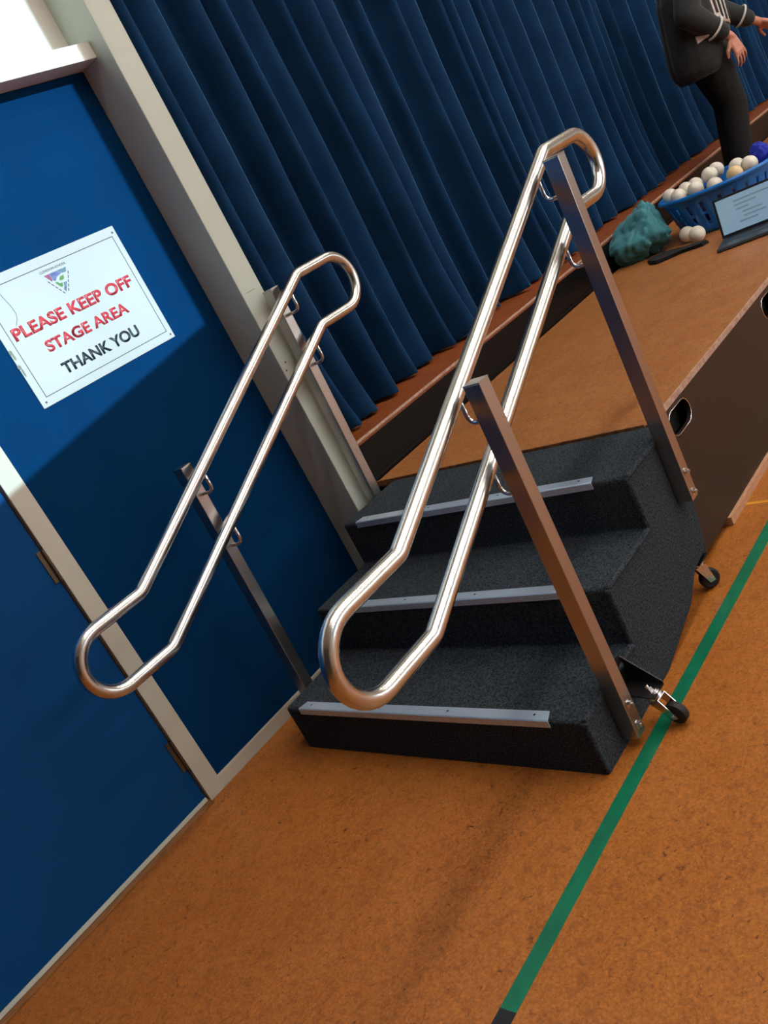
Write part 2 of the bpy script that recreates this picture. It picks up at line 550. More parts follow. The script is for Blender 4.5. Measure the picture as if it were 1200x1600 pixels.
# ------------------------------------------------------------------ stage curtain
rnd = random.Random(5)
def curtain(name, label, x0, x1, y0, seed, amp=1.0, flare_at=None):
    rnd = random.Random(seed)
    # fold boundaries
    xs = [x0]
    while xs[-1] < x1:
        xs.append(xs[-1] + rnd.choice((0.10, 0.13, 0.17, 0.21, 0.26)) * rnd.uniform(0.85, 1.15))
    folds = []
    for i in range(len(xs) - 1):
        folds.append((xs[i], xs[i + 1], rnd.uniform(0.55, 1.25), rnd.uniform(0.25, 0.75), rnd.uniform(-0.03, 0.05), rnd.uniform(-0.02, 0.02)))
    z0, z1 = 0.722, 4.35
    rows = [0, .012, .03, .06, .1, .16, .24, .34, .46, .6, .78, 1.0, 1.25, 1.5, 1.8, 2.1, 2.5, 3.0, z1 - z0]
    bm = new()
    grid = []
    cols = []
    for fi, f in enumerate(folds):
        n = 14
        for k in range(n):
            cols.append((fi, k / n))
    cols.append((len(folds) - 1, 1.0))
    for fi, t in cols:
        a, b, h, pk, dy, lean = folds[fi]
        nx = folds[fi + 1] if fi + 1 < len(folds) else folds[fi]
        colv = []
        for dz in rows:
            low = math.exp(-dz / 0.30)
            # warp so the ridge sits at pk
            s = t ** (math.log(0.5) / math.log(pk))
            ridge = math.sin(math.pi * s) ** 1.8
            depth = (0.088 + 0.060 * h) * (1.0 + 0.40 * low) * amp
            dyi = dy * (1 - t) + nx[4] * t
            y = y0 + 0.06 + dyi * (0.6 + 1.0 * low) - depth * ridge * (0.75 + 0.25 * h)
            y += 0.012 * mnoise.noise(Vector((a * 3 + t, dz * 1.3, seed))) + 0.02 * math.sin((a + t * (b - a)) * 2.1 + seed)
            x = a + t * (b - a) + lean * low * ridge * 1.5 + 0.030 * mnoise.noise(Vector((a * 1.7, dz * 0.7, seed + 2.0))) * min(1.0, 4 * (1.0 - abs(2 * (a - x0) / (x1 - x0) - 1)))
            ridge *= 1.0 + 0.55 * mnoise.noise(Vector((fi * 1.37, dz * 0.9, seed + 7.0)))
            ridge += 0.10 * math.sin(2 * math.pi * t) * mnoise.noise(Vector((fi * 2.1, dz * 0.5, 1.5)))
            if flare_at:
                g = math.exp(-((x - flare_at) / 0.22) ** 2)
                y -= 0.16 * g * math.exp(-((dz - 0.28) / 0.30) ** 2)
            z = z0 + dz
            if dz == 0:
                z += 0.016 * ridge * h * rnd.random() - 0.0
            colv.append(bm.verts.new((x, y, z)))
        grid.append(colv)
    for i in range(len(grid) - 1):
        for j in range(len(rows) - 1):
            bm.faces.new((grid[i][j], grid[i + 1][j], grid[i + 1][j + 1], grid[i][j + 1]))
    o = obj(name, bm, M['curtain'], smooth=True)
    sol = o.modifiers.new('cloth', 'SOLIDIFY')
    sol.thickness = 0.005
    sol.offset = 1
    return tag(o, label, 'curtain')
curtain('stage_curtain', 'dark blue velvet stage curtain hanging beside the cream pillar', 0.92, 6.55, 0.15, 3)
curtain('stage_curtain', 'lighter blue velvet stage curtain hanging behind the standing person', 6.66, 13.5, 0.17, 9)


# ------------------------------------------------------------------ portable staging in front of the stage
def rounded_slot(cx, cz, w, h, n=7):
    r = h / 2
    pts = []
    for sgn, a0 in ((1, -90), (-1, 90)):
        for k in range(n + 1):
            a = R(a0 + 180 * k / n)
            pts.append((cx + sgn * (w / 2 - r) + r * math.cos(a), cz + r * math.sin(a)))
    return pts


def panel_with_holes(bm, x0, x1, z0, z1, y0, y1, holes):
    """upright board with holes through it"""
    loops = [[(x0, z0), (x1, z0), (x1, z1), (x0, z1)]] + holes
    edges = []
    for lp in loops:
        vs = [bm.verts.new((p[0], y0, p[1])) for p in lp]
        for i in range(len(vs)):
            edges.append(bm.edges.new((vs[i], vs[(i + 1) % len(vs)])))
    r = bmesh.ops.triangle_fill(bm, use_beauty=True, use_dissolve=False, edges=edges)
    faces = [g for g in r['geom'] if isinstance(g, bmesh.types.BMFace)]
    ex = bmesh.ops.extrude_face_region(bm, geom=faces)
    for g in ex['geom']:
        if isinstance(g, bmesh.types.BMVert):
            g.co.y = y1


HP = 0.5304
YE = -1.3746
def staging_unit(x0, x1, label, end_trim):
    t = thing('staging_unit', label, 'staging', (x0, 0, 0), 'portable staging units along the stage')
    w = x1 - x0
    bm = new()
    box(bm, (0.0, YE + 0.004, HP - 0.02), (w, -0.152, HP), 0.0015)
    obj('top_board', bm, M['platform_lino'], t)
    bm = new()
    box(bm, (0.0, YE - 0.002, HP - 0.02), (w, YE + 0.0035, HP + 0.001), 0.001)
    obj('edge_strip', bm, M['edge_trim'], t)
    bm = new()
    box(bm, (-0.008, YE + 0.01, HP - 0.02), (-0.0005, -0.155, HP + 0.006), 0.0015)
    obj('end_strip', bm, M['ply'], t)
    holes = [rounded_slot(0.205, 0.452, 0.175, 0.085)]
    k = 1.21
    while k < w - 0.2:
        holes.append(rounded_slot(k, 0.448, 0.175, 0.085))
        k += 1.0
    bm = new()
    panel_with_holes(bm, 0.0, w, 0.0313, HP - 0.0205, YE, YE + 0.016, holes)
    sp = obj('side_panel', bm, M['brown_panel'], t)
    for h in holes:
        bm = new()
        tube(bm, [(p[0], YE - 0.0005, p[1]) for p in h], 0.0018, 8, closed=True)
        obj('handle_rim', bm, M['zinc'], sp, smooth=True)
        cx = sum(p[0] for p in h) / len(h)
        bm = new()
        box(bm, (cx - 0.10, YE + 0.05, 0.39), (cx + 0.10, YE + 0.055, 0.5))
        obj('recess_shade', bm, M['dark'], sp)  # dark sheet behind the hole paints the shade of the hollow inside
    bm = new()
    box(bm, (0.25, YE - 0.012, 0.0), (w - 0.25, YE + 0.03, 0.031), 0.002)
    obj('foot_rail', bm, M['tan_rail'], t)
    bm = new()
    box(bm, (0.0, YE + 0.02, 0.02), (0.02, -0.17, HP - 0.0205))
    obj('end_panel', bm, M['brown_panel'], t)
    for yy in (YE + 0.1, -0.25):
        for xx in (0.06, w - 0.06):
            bm = new()
            box(bm, (xx - 0.02, yy - 0.02, 0.0), (xx + 0.02, yy + 0.02, HP - 0.0205))
            obj('leg', bm, M['black_metal'], t)
    return t
staging_unit(0.9625, 5.752, 'long brown sided staging with orange top, meeting the carpeted steps', True)
staging_unit(5.78, 8.16, 'last staging unit in view, beyond the seam past the person', False)


# ------------------------------------------------------------------ mobile steps with handrails
YL, YRT = -0.253, -1.453
H1, H2, H3 = 0.1713, 0.3564, 0.5304
X1, X2, X3 = 0.3133, 0.6111, 0.951
steps = thing('mobile_steps', 'black carpeted mobile steps with steel handrails leading up to the staging', 'steps', (0, 0, 0))
bm = new()
A, B, f1, f2 = prism(bm, [(0, 0.0), (0, H1), (X1, H1), (X1, H2), (X2, H2), (X2, H3), (X3, H3), (0.93, 0.42), (0.905, 0.25), (0.868, 0.122), (0.76, 0.1125), (0.665, 0.052), (0.45, 0.0)], 'y', YRT, YL)
bmesh.ops.recalc_face_normals(bm, faces=bm.faces)
es = [e for e in bm.edges if not (abs(e.verts[0].co.z) < 1e-6 and abs(e.verts[1].co.z) < 1e-6)]
bmesh.ops.bevel(bm, geom=es, offset=0.011, segments=3, affect='EDGES', profile=0.5)
obj('carpeted_body', bm, M['carpet'], steps)
# stitched carpet ridge along the side profile edge
bm = new()
for xa, za, xb, zb in ((0.004, 0.01, 0.004, H1 - 0.004), (0.004, H1 - 0.004, X1, H1 - 0.002), (X1 + 0.004, H1, X1 + 0.004, H2 - 0.004),
                       (X1 + 0.004, H2 - 0.004, X2, H2 - 0.002), (X2 + 0.004, H2, X2 + 0.004, H3 - 0.004), (X2 + 0.004, H3 - 0.004, X3 - 0.02, H3 - 0.003)):
    n = 22
    pts, rr = [], []
    for k in range(n + 1):
        q = k / n
        j = 0.0018 * mnoise.noise(Vector((q * 9, xa * 7, za * 11)))
        pts.append((xa + (xb - xa) * q + j, YRT + 0.004 + j, za + (zb - za) * q + j))
        rr.append(0.0095 + 0.004 * mnoise.noise(Vector((q * 17, xa, 3.3))))
    tube(bm, pts, rr, 8)
obj('edge_piping', bm, M['carpet'], steps, smooth=True)
for xn, zn, ya, yb in ((0.0, H1, -1.344, -0.331), (X1, H2, -1.335, -0.345), (X2, H3, -1.338, -0.330)):
    bm = new()
    poly = [(xn - 0.004, zn - 0.020), (xn - 0.0005, zn - 0.020), (xn - 0.0005, zn + 0.0005), (xn + 0.034, zn + 0.0005), (xn + 0.034, zn + 0.0035), (xn - 0.001, zn + 0.0035), (xn - 0.004, zn + 0.0005)]
    A, B, f1, f2 = prism(bm, poly, 'y', ya, yb)
    for v in bm.verts:                       # mitred ends
        if v.co.x > xn + 0.02:
            v.co.y += 0.012 if abs(v.co.y - ya) < 1e-6 else -0.012
    no = obj('nosing', bm, M['aluminium'], steps)
    for k in range(4):
        yy = ya + 0.05 + (yb - ya - 0.1) * k / 3
        bm = new()
        cyl(bm, (xn + 0.017, yy, zn + 0.0034), (xn + 0.017, yy, zn + 0.0046), 0.0038, 12)
        obj('screw', bm, M['zinc'], no)

LEAN = 0.026
TILT = Matrix.Rotation(math.atan(LEAN), 3, 'Y')
def post(x_bot, z_bot, z_top, y0, y1, bolts, outer):
    bm = new()
    box(bm, (x_bot, y0, z_bot), (x_bot + 0.042, y1, z_top), 0.002, 2)
    for v in bm.verts:
        v.co.x += (v.co.z - z_bot) * LEAN
    p = obj('post', bm, M['post_steel'], steps)
    bm = new()
    xt = x_bot + (z_top - z_bot) * LEAN
    box(bm, (xt - 0.0008, y0 - 0.0008, z_top - 0.0005), (xt + 0.0428, y1 + 0.0008, z_top + 0.0025), 0.001)
    obj('end_cap', bm, M['post_steel'], p)
    for z in bolts:
        bm = new()
        xx = x_bot + (z - z_bot) * LEAN + 0.021
        s = -1 if outer < 0 else 1
        yy = y0 if outer < 0 else y1
        cyl(bm, (xx, yy, z), (xx, yy + s * 0.002, z), 0.012, 18)
        cyl(bm, (xx, yy + s * 0.002, z), (xx, yy + s * 0.009, z), 0.0085, 6)
        cyl(bm, (xx, yy + s * 0.009, z), (xx, yy + s * 0.013, z), 0.004, 10)
        obj('bolt', bm, M['zinc'], p)
    return p
YPR0, YPR1 = -1.503, -1.4545
YPL0, YPL1 = -0.2515, -0.203
post(0.105, 0.028, 1.046, YPR0, YPR1, (0.06, 0.125), -1)
post(0.810, 0.322, 1.385, YPR0, YPR1, (0.345, 0.412), -1)
post(0.108, 0.03, 1.046, YPL0, YPL1, (0.06, 0.125), 1)
post(0.822, 0.34, 1.397, YPL0, YPL1, (0.36, 0.43), 1)

TR = 0.0212
def handrail(y, ux1, uz1, ux2, uz2, lx1, lz1, lx2, lz2, apex_lo, apex_hi, side, post_face, post_x):
    zu, zl = uz1, lz1
    rr = (zu - zl) / 2
    cl = apex_lo + rr
    rt = (uz2 - lz2) / 2
    ch = apex_hi - rt
    pts = [V(cl, y, zl)]
    path = []
    # lower straight, lower bar, upper straight, top bend, upper bar, low straight, bottom bend
    low = fillet([(cl, y, lz1), (lx1, y, lz1), (lx2, y, lz2), (ch, y, lz2)], 0.06, 8)
    top = fillet([(ch, y, uz2), (ux2, y, uz2), (ux1, y, uz1), (cl, y, uz1)], 0.06, 8)
    path += low
    for k in range(1, 16):
        a = R(-90 + 180 * k / 16)
        path.append(V(ch + rt * math.cos(a), y, (uz2 + lz2) / 2 + rt * math.sin(a)))
    path += top
    for k in range(1, 16):
        a = R(90 + 180 * k / 16)
        path.append(V(cl + rr * math.cos(a), y, (uz1 + lz1) / 2 + rr * math.sin(a)))
    bm = new()
    tube(bm, path, TR, 24, closed=True)
    h = obj('handrail', bm, M['steel'], steps, smooth=True)
    for (px, zt) in post_x:
        for (ax, az, bx, bz) in ((ux1, uz1, ux2, uz2), (lx1, lz1, lx2, lz2)):
            def X(z):
                return px + LEAN * z + 0.021
            zc = az + (X(0.9) - ax) * (bz - az) / (bx - ax)
            xx = X(zc)
            zc = az + (xx - ax) * (bz - az) / (bx - ax)
            sl = (bz - az) / (bx - ax)
            x0 = xx + 0.012
            z0 = az + (x0 - ax) * sl - TR * 0.9
            bm = new()
            tube(bm, fillet([(x0, y, z0 + 0.004), (x0, y, z0 - 0.062), (xx + 0.006, post_face, z0 - 0.062)], 0.022, 8), 0.0058, 12)
            obj('bracket', bm, M['zinc'], h, smooth=True)
    return h
handrail(-1.402, -0.239, 0.836, 0.953, 1.4035, -0.258, 0.636, 0.985, 1.222, -0.537, 1.220, -1, YPR1 + 0.0003, ((0.105, 1.0), (0.803, 1.3)))
handrail(-0.302, -0.240, 0.820, 0.952, 1.4025, -0.248, 0.622, 0.947, 1.200, -0.524, 1.220, 1, YPL0 - 0.0003, ((0.108, 1.0), (0.815, 1.3)))


def caster(cx, top_y, top_z, tilt, yaw, wr, gh):
    """swivel caster: bracket arm bolted to the steps, zinc fork, rubber wheel"""
    bm = new()
    if gh:
        # gusset bracket standing out from the side of the steps
        y_in = YRT + 0.001
        prism(bm, [(y_in, top_z + gh), (y_in, top_z), (top_y - 0.022, top_z - 0.012), (top_y - 0.022, top_z + 0.000)], 'x', cx + 0.030, cx + 0.034)
        prism(bm, [(y_in, top_z + 0.004), (y_in, top_z), (top_y - 0.022, top_z - 0.012), (top_y - 0.022, top_z - 0.008)], 'x', cx - 0.03, cx + 0.033)
        prism(bm, [(y_in, top_z + gh), (y_in, top_z), (y_in - 0.004, top_z), (y_in - 0.004, top_z + gh)], 'x', cx - 0.03, cx + 0.033)
    else:
        box(bm, (cx - 0.035, top_y - 0.03, top_z - 0.012), (cx + 0.035, top_y + 0.03, top_z - 0.008))
    arm = obj('caster_bracket', bm, M['black_metal'], steps)
    base = Vector((cx, top_y, top_z - 0.012))
    rot = Matrix.Rotation(tilt, 3, 'X') @ Matrix.Rotation(yaw, 3, 'Z')
    def P(x, y, z):
        return base + rot @ Vector((x, y, z))
    def put(bm):
        for v in bm.verts:
            v.co = base + rot @ v.co
    if gh:
        bm = new()
        cyl(bm, (0, 0, 0.004), (0, 0, 0.016), 0.011, 6)
        cyl(bm, (0, 0, 0.016), (0, 0, 0.024), 0.006, 12)
        cyl(bm, (0, 0, 0.0), (0, 0, 0.004), 0.017, 20)
        put(bm)
        obj('swivel_nut', bm, M['zinc'], arm)
    bm = new()
    cyl(bm, (0, 0, -0.006), (0, 0, 0.0), 0.021, 24)
    cyl(bm, (0, 0, -0.012), (0, 0, -0.006), 0.0235, 24)
    cyl(bm, (0, 0, -0.017), (0, 0, -0.012), 0.020, 24)
    box(bm, (-0.018, -0.018, -0.020), (0.018, 0.018, -0.017))
    for s in (-1, 1):
        prism(bm, [(-0.018, -0.017), (0.018, -0.017), (-0.008, -0.084), (-0.028, -0.084)], 'x', s * 0.018 - 0.0012, s * 0.018 + 0.0012)
    cyl(bm, (-0.023, -0.018, -0.076), (0.023, -0.018, -0.076), 0.0046, 10)
    put(bm)
    obj('fork', bm, M['zinc'], arm)
    bm = new()
    c = Vector((0, -0.018, -0.076))
    prof = [(-0.0125, 0.006), (-0.0125, wr - 0.006), (-0.0095, wr - 0.001), (-0.004, wr), (0.004, wr), (0.0095, wr - 0.001), (0.0125, wr - 0.006), (0.0125, 0.006)]
    seg = 28
    rings = [[bm.verts.new(c + Vector((px, r * math.cos(2 * math.pi * k / seg), r * math.sin(2 * math.pi * k / seg)))) for k in range(seg)] for px, r in prof]
    for i in range(len(rings)):
        A_, B_ = rings[i], rings[(i + 1) % len(rings)]
        for k in range(seg):
            bm.faces.new((A_[k], A_[(k + 1) % seg], B_[(k + 1) % seg], B_[k]))
    put(bm)
    obj('wheel', bm, M['rubber'], arm, smooth=False)
caster(0.205, -1.526, 0.112, R(-24), R(-8), 0.0315, 0.085)
caster(0.822, -1.425, 0.1215, R(-3), R(55), 0.0330, 0)


# ------------------------------------------------------------------ sign on the blue panel
sx0, sx1, sz0, sz1 = -0.0305, 0.5573, 1.4094, 1.8355
YS = -0.0035
sign = thing('warning_sign', 'white sign asking people to keep off the stage, screwed to the blue panel', 'sign', (0, 0, 0))
bm = new()
box(bm, (sx0, YS, sz0), (sx1, -0.0003, sz1), 0.0008)
obj('sign_plate', bm, M['sign_white'], sign)


def text_mesh(name, body, x0, x1, z0, z1, y, material, parent, bold=0.036, ang=0.0):
    cu = bpy.data.curves.new(name, 'FONT')
    cu.body = body
    cu.size = 1.0
    cu.offset = bold
    cu.extrude = 0.0
    cu.space_character = 1.02
    tmp = bpy.data.objects.new(name + '_tmp', cu)
    COL.objects.link(tmp)
    dg = bpy.context.evaluated_depsgraph_get()
    me = bpy.data.meshes.new_from_object(tmp.evaluated_get(dg))
    COL.objects.unlink(tmp)
    bpy.data.objects.remove(tmp)
    ax = [v.co.x for v in me.vertices]
    az = [v.co.y for v in me.vertices]
    bx0, bx1, bz0, bz1 = min(ax), max(ax), min(az), max(az)
    c = Vector(((x0 + x1) / 2, (z0 + z1) / 2))
    for v in me.vertices:
        X = x0 + (v.co.x - bx0) / (bx1 - bx0) * (x1 - x0)
        Z = z0 + (v.co.y - bz0) / (bz1 - bz0) * (z1 - z0)
        if ang:
            dx, dz = X - c.x, Z - c.y
            X = c.x + dx * math.cos(ang) - dz * math.sin(ang)
            Z = c.y + dx * math.sin(ang) + dz * math.cos(ang)
        v.co = (X, y, Z)
    bm = new()
    bm.from_mesh(me)
    bpy.data.meshes.remove(me)
    ex = bmesh.ops.extrude_face_region(bm, geom=bm.faces[:])
    for g in ex['geom']:
        if isinstance(g, bmesh.types.BMVert):
            g.co.y += 0.0005
    return obj(name, bm, material, parent)
YT = YS - 0.0004
t1 = text_mesh('red_lettering', 'PLEASE KEEP OFF', 0.012, 0.511, 1.6275, 1.6690, YT, M['sign_red'], sign)
t2 = text_mesh('red_lettering', 'STAGE AREA', 0.092, 0.4415, 1.5545, 1.5935, YT, M['sign_red'], sign)
t3 = text_mesh('black_lettering', 'THANK YOU', 0.1015, 0.433, 1.4705, 1.5100, YT, M['sign_black'], sign)
bm = new()
bx0, bx1, bz0, bz1 = -0.0035, 0.5355, 1.4380, 1.8040
w = 0.0012
for lo, hi in (((bx0, bz0), (bx1, bz0 + 2 * w)), ((bx0, bz1 - 2 * w), (bx1, bz1)), ((bx0, bz0), (bx0 + 2 * w, bz1)), ((bx1 - 2 * w, bz0), (bx1, bz1))):
    box(bm, (lo[0], YT + 0.0001, lo[1]), (hi[0], YS + 0.0002, hi[1]))
obj('border_line', bm, M['sign_black'], sign)
for x, z in ((0.5425, 1.8140), (0.5435, 1.4240), (-0.0125, 1.4250), (-0.0150, 1.8200)):
    bm = new()
    cyl(bm, (x, YS - 0.0014, z), (x, YS, z), 0.0036, 14)
    obj('screw', bm, M['bronze'], sign, smooth=False)
# school emblem: a coloured triangle standing on its point, lettering along its three sides
emb_bm = new()
prism(emb_bm, [(0.206, 1.780), (0.322, 1.780), (0.264, 1.692)], 'y', YT, YS + 0.0001)
emb = obj('emblem', emb_bm, M['sign_white'], sign)
def tri_piece(name, poly, material, dy=0.0003):
    bm = new()
    prism(bm, poly, 'y', YT - dy, YT)
    return obj(name, bm, material, emb)
tri_piece('emblem_field', [(0.219, 1.774), (0.240, 1.774), (0.241, 1.752), (0.236, 1.748)], M['e_red'])
tri_piece('emblem_field', [(0.241, 1.774), (0.270, 1.774), (0.283, 1.762), (0.262, 1.757), (0.248, 1.745), (0.242, 1.752)], M['e_blue'])
tri_piece('emblem_field', [(0.272, 1.774), (0.309, 1.774), (0.301, 1.760), (0.285, 1.761)], M['e_teal'])
tri_piece('emblem_field', [(0.243, 1.742), (0.252, 1.742), (0.258, 1.734), (0.268, 1.734), (0.264, 1.722), (0.2555, 1.722)], M['e_green'])
tri_piece('emblem_field', [(0.262, 1.744), (0.272, 1.754), (0.286, 1.754), (0.282, 1.743), (0.270, 1.740)], M['e_green'])
tri_piece('emblem_field', [(0.271, 1.732), (0.286, 1.732), (0.264, 1.702), (0.260, 1.712), (0.268, 1.722)], M['e_teal'])
text_mesh('emblem_lettering', 'CLEVEDON SCHOOL', 0.211, 0.317, 1.7825, 1.7905, YT - 0.0003, M['sign_black'], emb, 0.0)
def slanted_dashes(a, b, k):
    bm = new()
    a, b = Vector(a), Vector(b)
    for i in range(k):
        p = a.lerp(b, (i + 0.12) / k)
        q = a.lerp(b, (i + 0.80) / k)
        n_ = Vector((-(q - p).y, (q - p).x)).normalized() * 0.0014
        prism(bm, [tuple(p - n_), tuple(q - n_), tuple(q + n_), tuple(p + n_)], 'y', YT - 0.0003, YT)
    return obj('emblem_lettering', bm, M['sign_black'], emb)
slanted_dashes((0.221, 1.755), (0.258, 1.697), 5)
slanted_dashes((0.271, 1.700), (0.311, 1.762), 5)
bm = new()
tube(bm, [(0.030, YS, 1.8045), (0.050, YS, 1.782), (0.061, YS, 1.735), (0.063, YS, 1.706), (0.056, YS, 1.689), (0.040, YS, 1.672)], 0.0011, 6)
obj('crack', bm, M['crack'], sign)
for (x, z, sx, sz) in ((-0.0255, 1.607, 0.007, 0.008), (-0.0225, 1.592, 0.004, 0.012), (-0.027, 1.557, 0.007, 0.008), (-0.0235, 1.538, 0.004, 0.016)):
    bm = new()
    vs = sphere(bm, (x, YS, z), 1.0, 10, 8, (sx, 0.0012, sz))
    for v in bm.verts:
        v.co.x += 0.002 * mnoise.noise(v.co * 300)
    obj('chipped_spot', bm, M['chip'], sign)


# ------------------------------------------------------------------ basket of balls, bag, laptop, odds and ends on the staging
BC = Vector((3.75, -0.725, HP + 0.002))
BANG = R(-86)
brot = Matrix.Rotation(BANG, 3, 'Z')
BH = 0.225
def bell(t, k, extra=0.0):
    """point on the tub wall at height t (0..1)"""
    a = 0.245 + 0.060 * t + extra
    b = 0.195 + 0.060 * t + extra
    ph = 2 * math.pi * k
    sup = lambda c: math.copysign(abs(c) ** 0.85, c)
    return brot @ Vector((a * sup(math.cos(ph)), b * sup(math.sin(ph)), BH * t))
tub = thing('laundry_basket', 'blue plastic basket full of white balls on the orange staging', 'basket', BC)
bm = new()
N = 96
levels = [0.0, 0.08, 0.2, 0.46, 0.54, 0.80, 0.9, 1.0]
rings = [[bm.verts.new(bell(t, k / N)) for k in range(N)] for t in levels]
inner = [[bm.verts.new(bell(t, k / N, -0.004) + Vector((0, 0, 0.004 if t == 0 else 0))) for k in range(N)] for t in levels]
for S_ in (rings, inner):
    for i in range(len(levels) - 1):
        for k in range(N):
            # ventilation slots
            if i in (2, 4) and k % 4 == 2:
                continue
            bm.faces.new((S_[i][k], S_[i][(k + 1) % N], S_[i + 1][(k + 1) % N], S_[i + 1][k]))
for i in (2, 4):
    for k in range(N):
        if k % 4 == 2:
            k2 = (k + 1) % N
            for (a, b) in (((i, k), (i, k2)), ((i + 1, k), (i + 1, k2)), ((i, k), (i + 1, k)), ((i, k2), (i + 1, k2))):
                bm.faces.new((rings[a[0]][a[1]], rings[b[0]][b[1]], inner[b[0]][b[1]], inner[a[0]][a[1]]))
bm.faces.new(rings[0][::-1])
bm.faces.new(inner[0])
for k in range(N):
    bm.faces.new((rings[-1][k], rings[-1][(k + 1) % N], inner[-1][(k + 1) % N], inner[-1][k]))
obj('tub', bm, M['basket'], tub, smooth=True, normals=True)
bm = new()
rim = []
for k in range(N):
    rim.append(bell(1.0, k / N, 0.006))
tube(bm, rim, 0.012, 10, closed=True)
obj('rim', bm, M['basket'], tub, smooth=True)
# white balls, each its own
balls = [(3.575, -0.575, 0.770, 0), (3.68, -0.58, 0.775, 0), (3.60, -0.665, 0.77, 0), (3.70, -0.72, 0.80, 0), (3.57, -0.78, 0.755, 0),
         (3.86, -0.70, 0.79, 0), (3.80, -0.835, 0.775, 0), (3.60, -0.885, 0.768, 1), (3.70, -0.935, 0.775, 0), (3.665, -0.492, 0.775, 0),
         (3.82, -0.58, 0.76, 0)]
blabels = ['white ball in the basket, second from the end beside the teal bag', 'white ball behind the two near the bag end of the basket',
           'white ball in the middle of the basket front edge', 'white ball lying atop the middle of the pile in the basket',
           'white ball low against the basket rim above the laptop side', 'topmost white ball at the back of the pile before the trousers',
           'white ball at the back of the basket just below the black trouser leg', 'yellowed cream ball in the basket by the rim',
           'small looking white ball at the basket end near the royal blue cloth', 'white ball at the very end of the basket by the teal bag',
           'white ball tucked at the back of the basket, near the stage riser']
BRr = 0.0435
b0 = None
for (x, y, z, c), lb in zip(balls, blabels):
    bm = new()
    sphere(bm, (0, 0, 0), BRr, 24, 16)
    o = obj('ball', bm, M['ball_cream'] if c else M['ball'], smooth=True)
    o.location = (x, y, z)
    tag(o, lb, 'ball', 'balls in and around the blue basket')
for (x, y), lb in (((3.525, -0.570), 'white ball on the staging, in front of the basket beside the teal bag'), ((3.435, -0.660), 'white ball on the staging, in front of the basket nearer the laptop')):
    bm = new()
    sphere(bm, (0, 0, 0), BRr, 24, 16)
    o = obj('ball', bm, M['ball'], smooth=True)
    o.location = (x - 0.03, y - 0.012, HP + BRr)
    tag(o, lb, 'ball', 'balls in and around the blue basket')
# filling under the balls
def lump(name, c, s, seed, material, amp=0.25, flat=None, sub=4, freq=3.0):
    bm = new()
    bmesh.ops.create_icosphere(bm, subdivisions=sub, radius=1.0)
    for v in bm.verts:
        n_ = v.co.normalized()
        k = 1 + amp * mnoise.noise(n_ * freq + Vector((seed, 0, 0))) + amp * 0.5 * abs(mnoise.noise(n_ * freq * 2.3 + Vector((0, seed, 0))))
        p = Vector((n_.x * s[0], n_.y * s[1], n_.z * s[2])) * k
        if flat is not None:
            p.z = max(p.z, flat)
        v.co = p
    o = obj(name, bm, material, smooth=True)
    o.location = c
    return o
o = lump('navy_cloth', (3.74, -0.70, HP + 0.115), (0.17, 0.20, 0.08), 2.0, M['navy_cloth'], 0.16)
tag(o, 'crumpled navy cloth under the balls inside the blue basket', 'cloth')
o = lump('royal_blue_cloth', (3.825, -0.955, HP + 0.255), (0.042, 0.05, 0.062), 5.0, M['royal_cloth'], 0.25)
tag(o, 'bright royal blue cloth poking out at the end of the basket', 'cloth')
o = lump('maroon_cloth', (4.66, -0.62, HP + 0.03), (0.24, 0.26, 0.035), 7.0, M['maroon_cloth'], 0.15, flat=-0.03)
tag(o, 'flat maroon cloth on the staging behind the basket', 'cloth')
# teal bag, slumped with pinched folds
bm = new()
bmesh.ops.create_icosphere(bm, subdivisions=5, radius=1.0)
for v in bm.verts:
    n_ = v.co.normalized()
    s = Vector((0.12, 0.178, 0.145))
    az = math.atan2(n_.y, n_.x)
    up = max(0.0, n_.z)
    fold = 0.30 * mnoise.noise(n_ * 1.3 + Vector((4.2, 1.0, 0)))
    ridge = 1.0 - abs(mnoise.noise(Vector((math.cos(az) * 2.0, math.sin(az) * 2.0, n_.z * 0.7 + 3.1)))) * 2.2
    fold += 0.13 * ridge
    crease = abs(mnoise.noise(n_ * 2.6 + Vector((8.1, 2.2, 5.0))))
    fold -= 0.16 * max(0.0, 0.25 - crease) / 0.25
    p = Vector((n_.x * s.x, n_.y * s.y, n_.z * s.z)) * (1.0 + fold)
    p.x *= 1 - 0.45 * up
    p.y *= 1 - 0.50 * up
    p.y += -0.07 * up
    p.x += 0.07 * up
    p.z = max(p.z + 0.122, 0.0015)
    v.co = p
bag = obj('cloth_bag', bm, M['bag'], smooth=True)
bag.location = (3.515, -0.287, HP)
tag(bag, 'crumpled teal cloth bag slumped against the blue basket', 'bag')
# flat black slab standing in for the shadow before the bag and basket
bm = new()
ring = [(0.0, 0.0), (0.04, -0.05), (0.0, -0.11), (-0.03, -0.18), (-0.02, -0.28), (-0.06, -0.34), (-0.10, -0.32), (-0.09, -0.20), (-0.125, -0.14), (-0.15, -0.08), (-0.11, -0.02), (-0.05, 0.02)]
prism(bm, ring, 'z', 0.0, 0.018)
bmesh.ops.bevel(bm, geom=[e for e in bm.edges if abs(e.verts[0].co.z - e.verts[1].co.z) < 1e-6 and e.verts[0].co.z > 0.005], offset=0.006, segments=2, affect='EDGES')
o = obj('shadow_patch', bm, M['shadow_black'])
o.location = (3.36, -0.42, HP + 0.001)
tag(o, 'flat black patch standing in for the shadow before the teal bag and the two loose balls', 'garment')

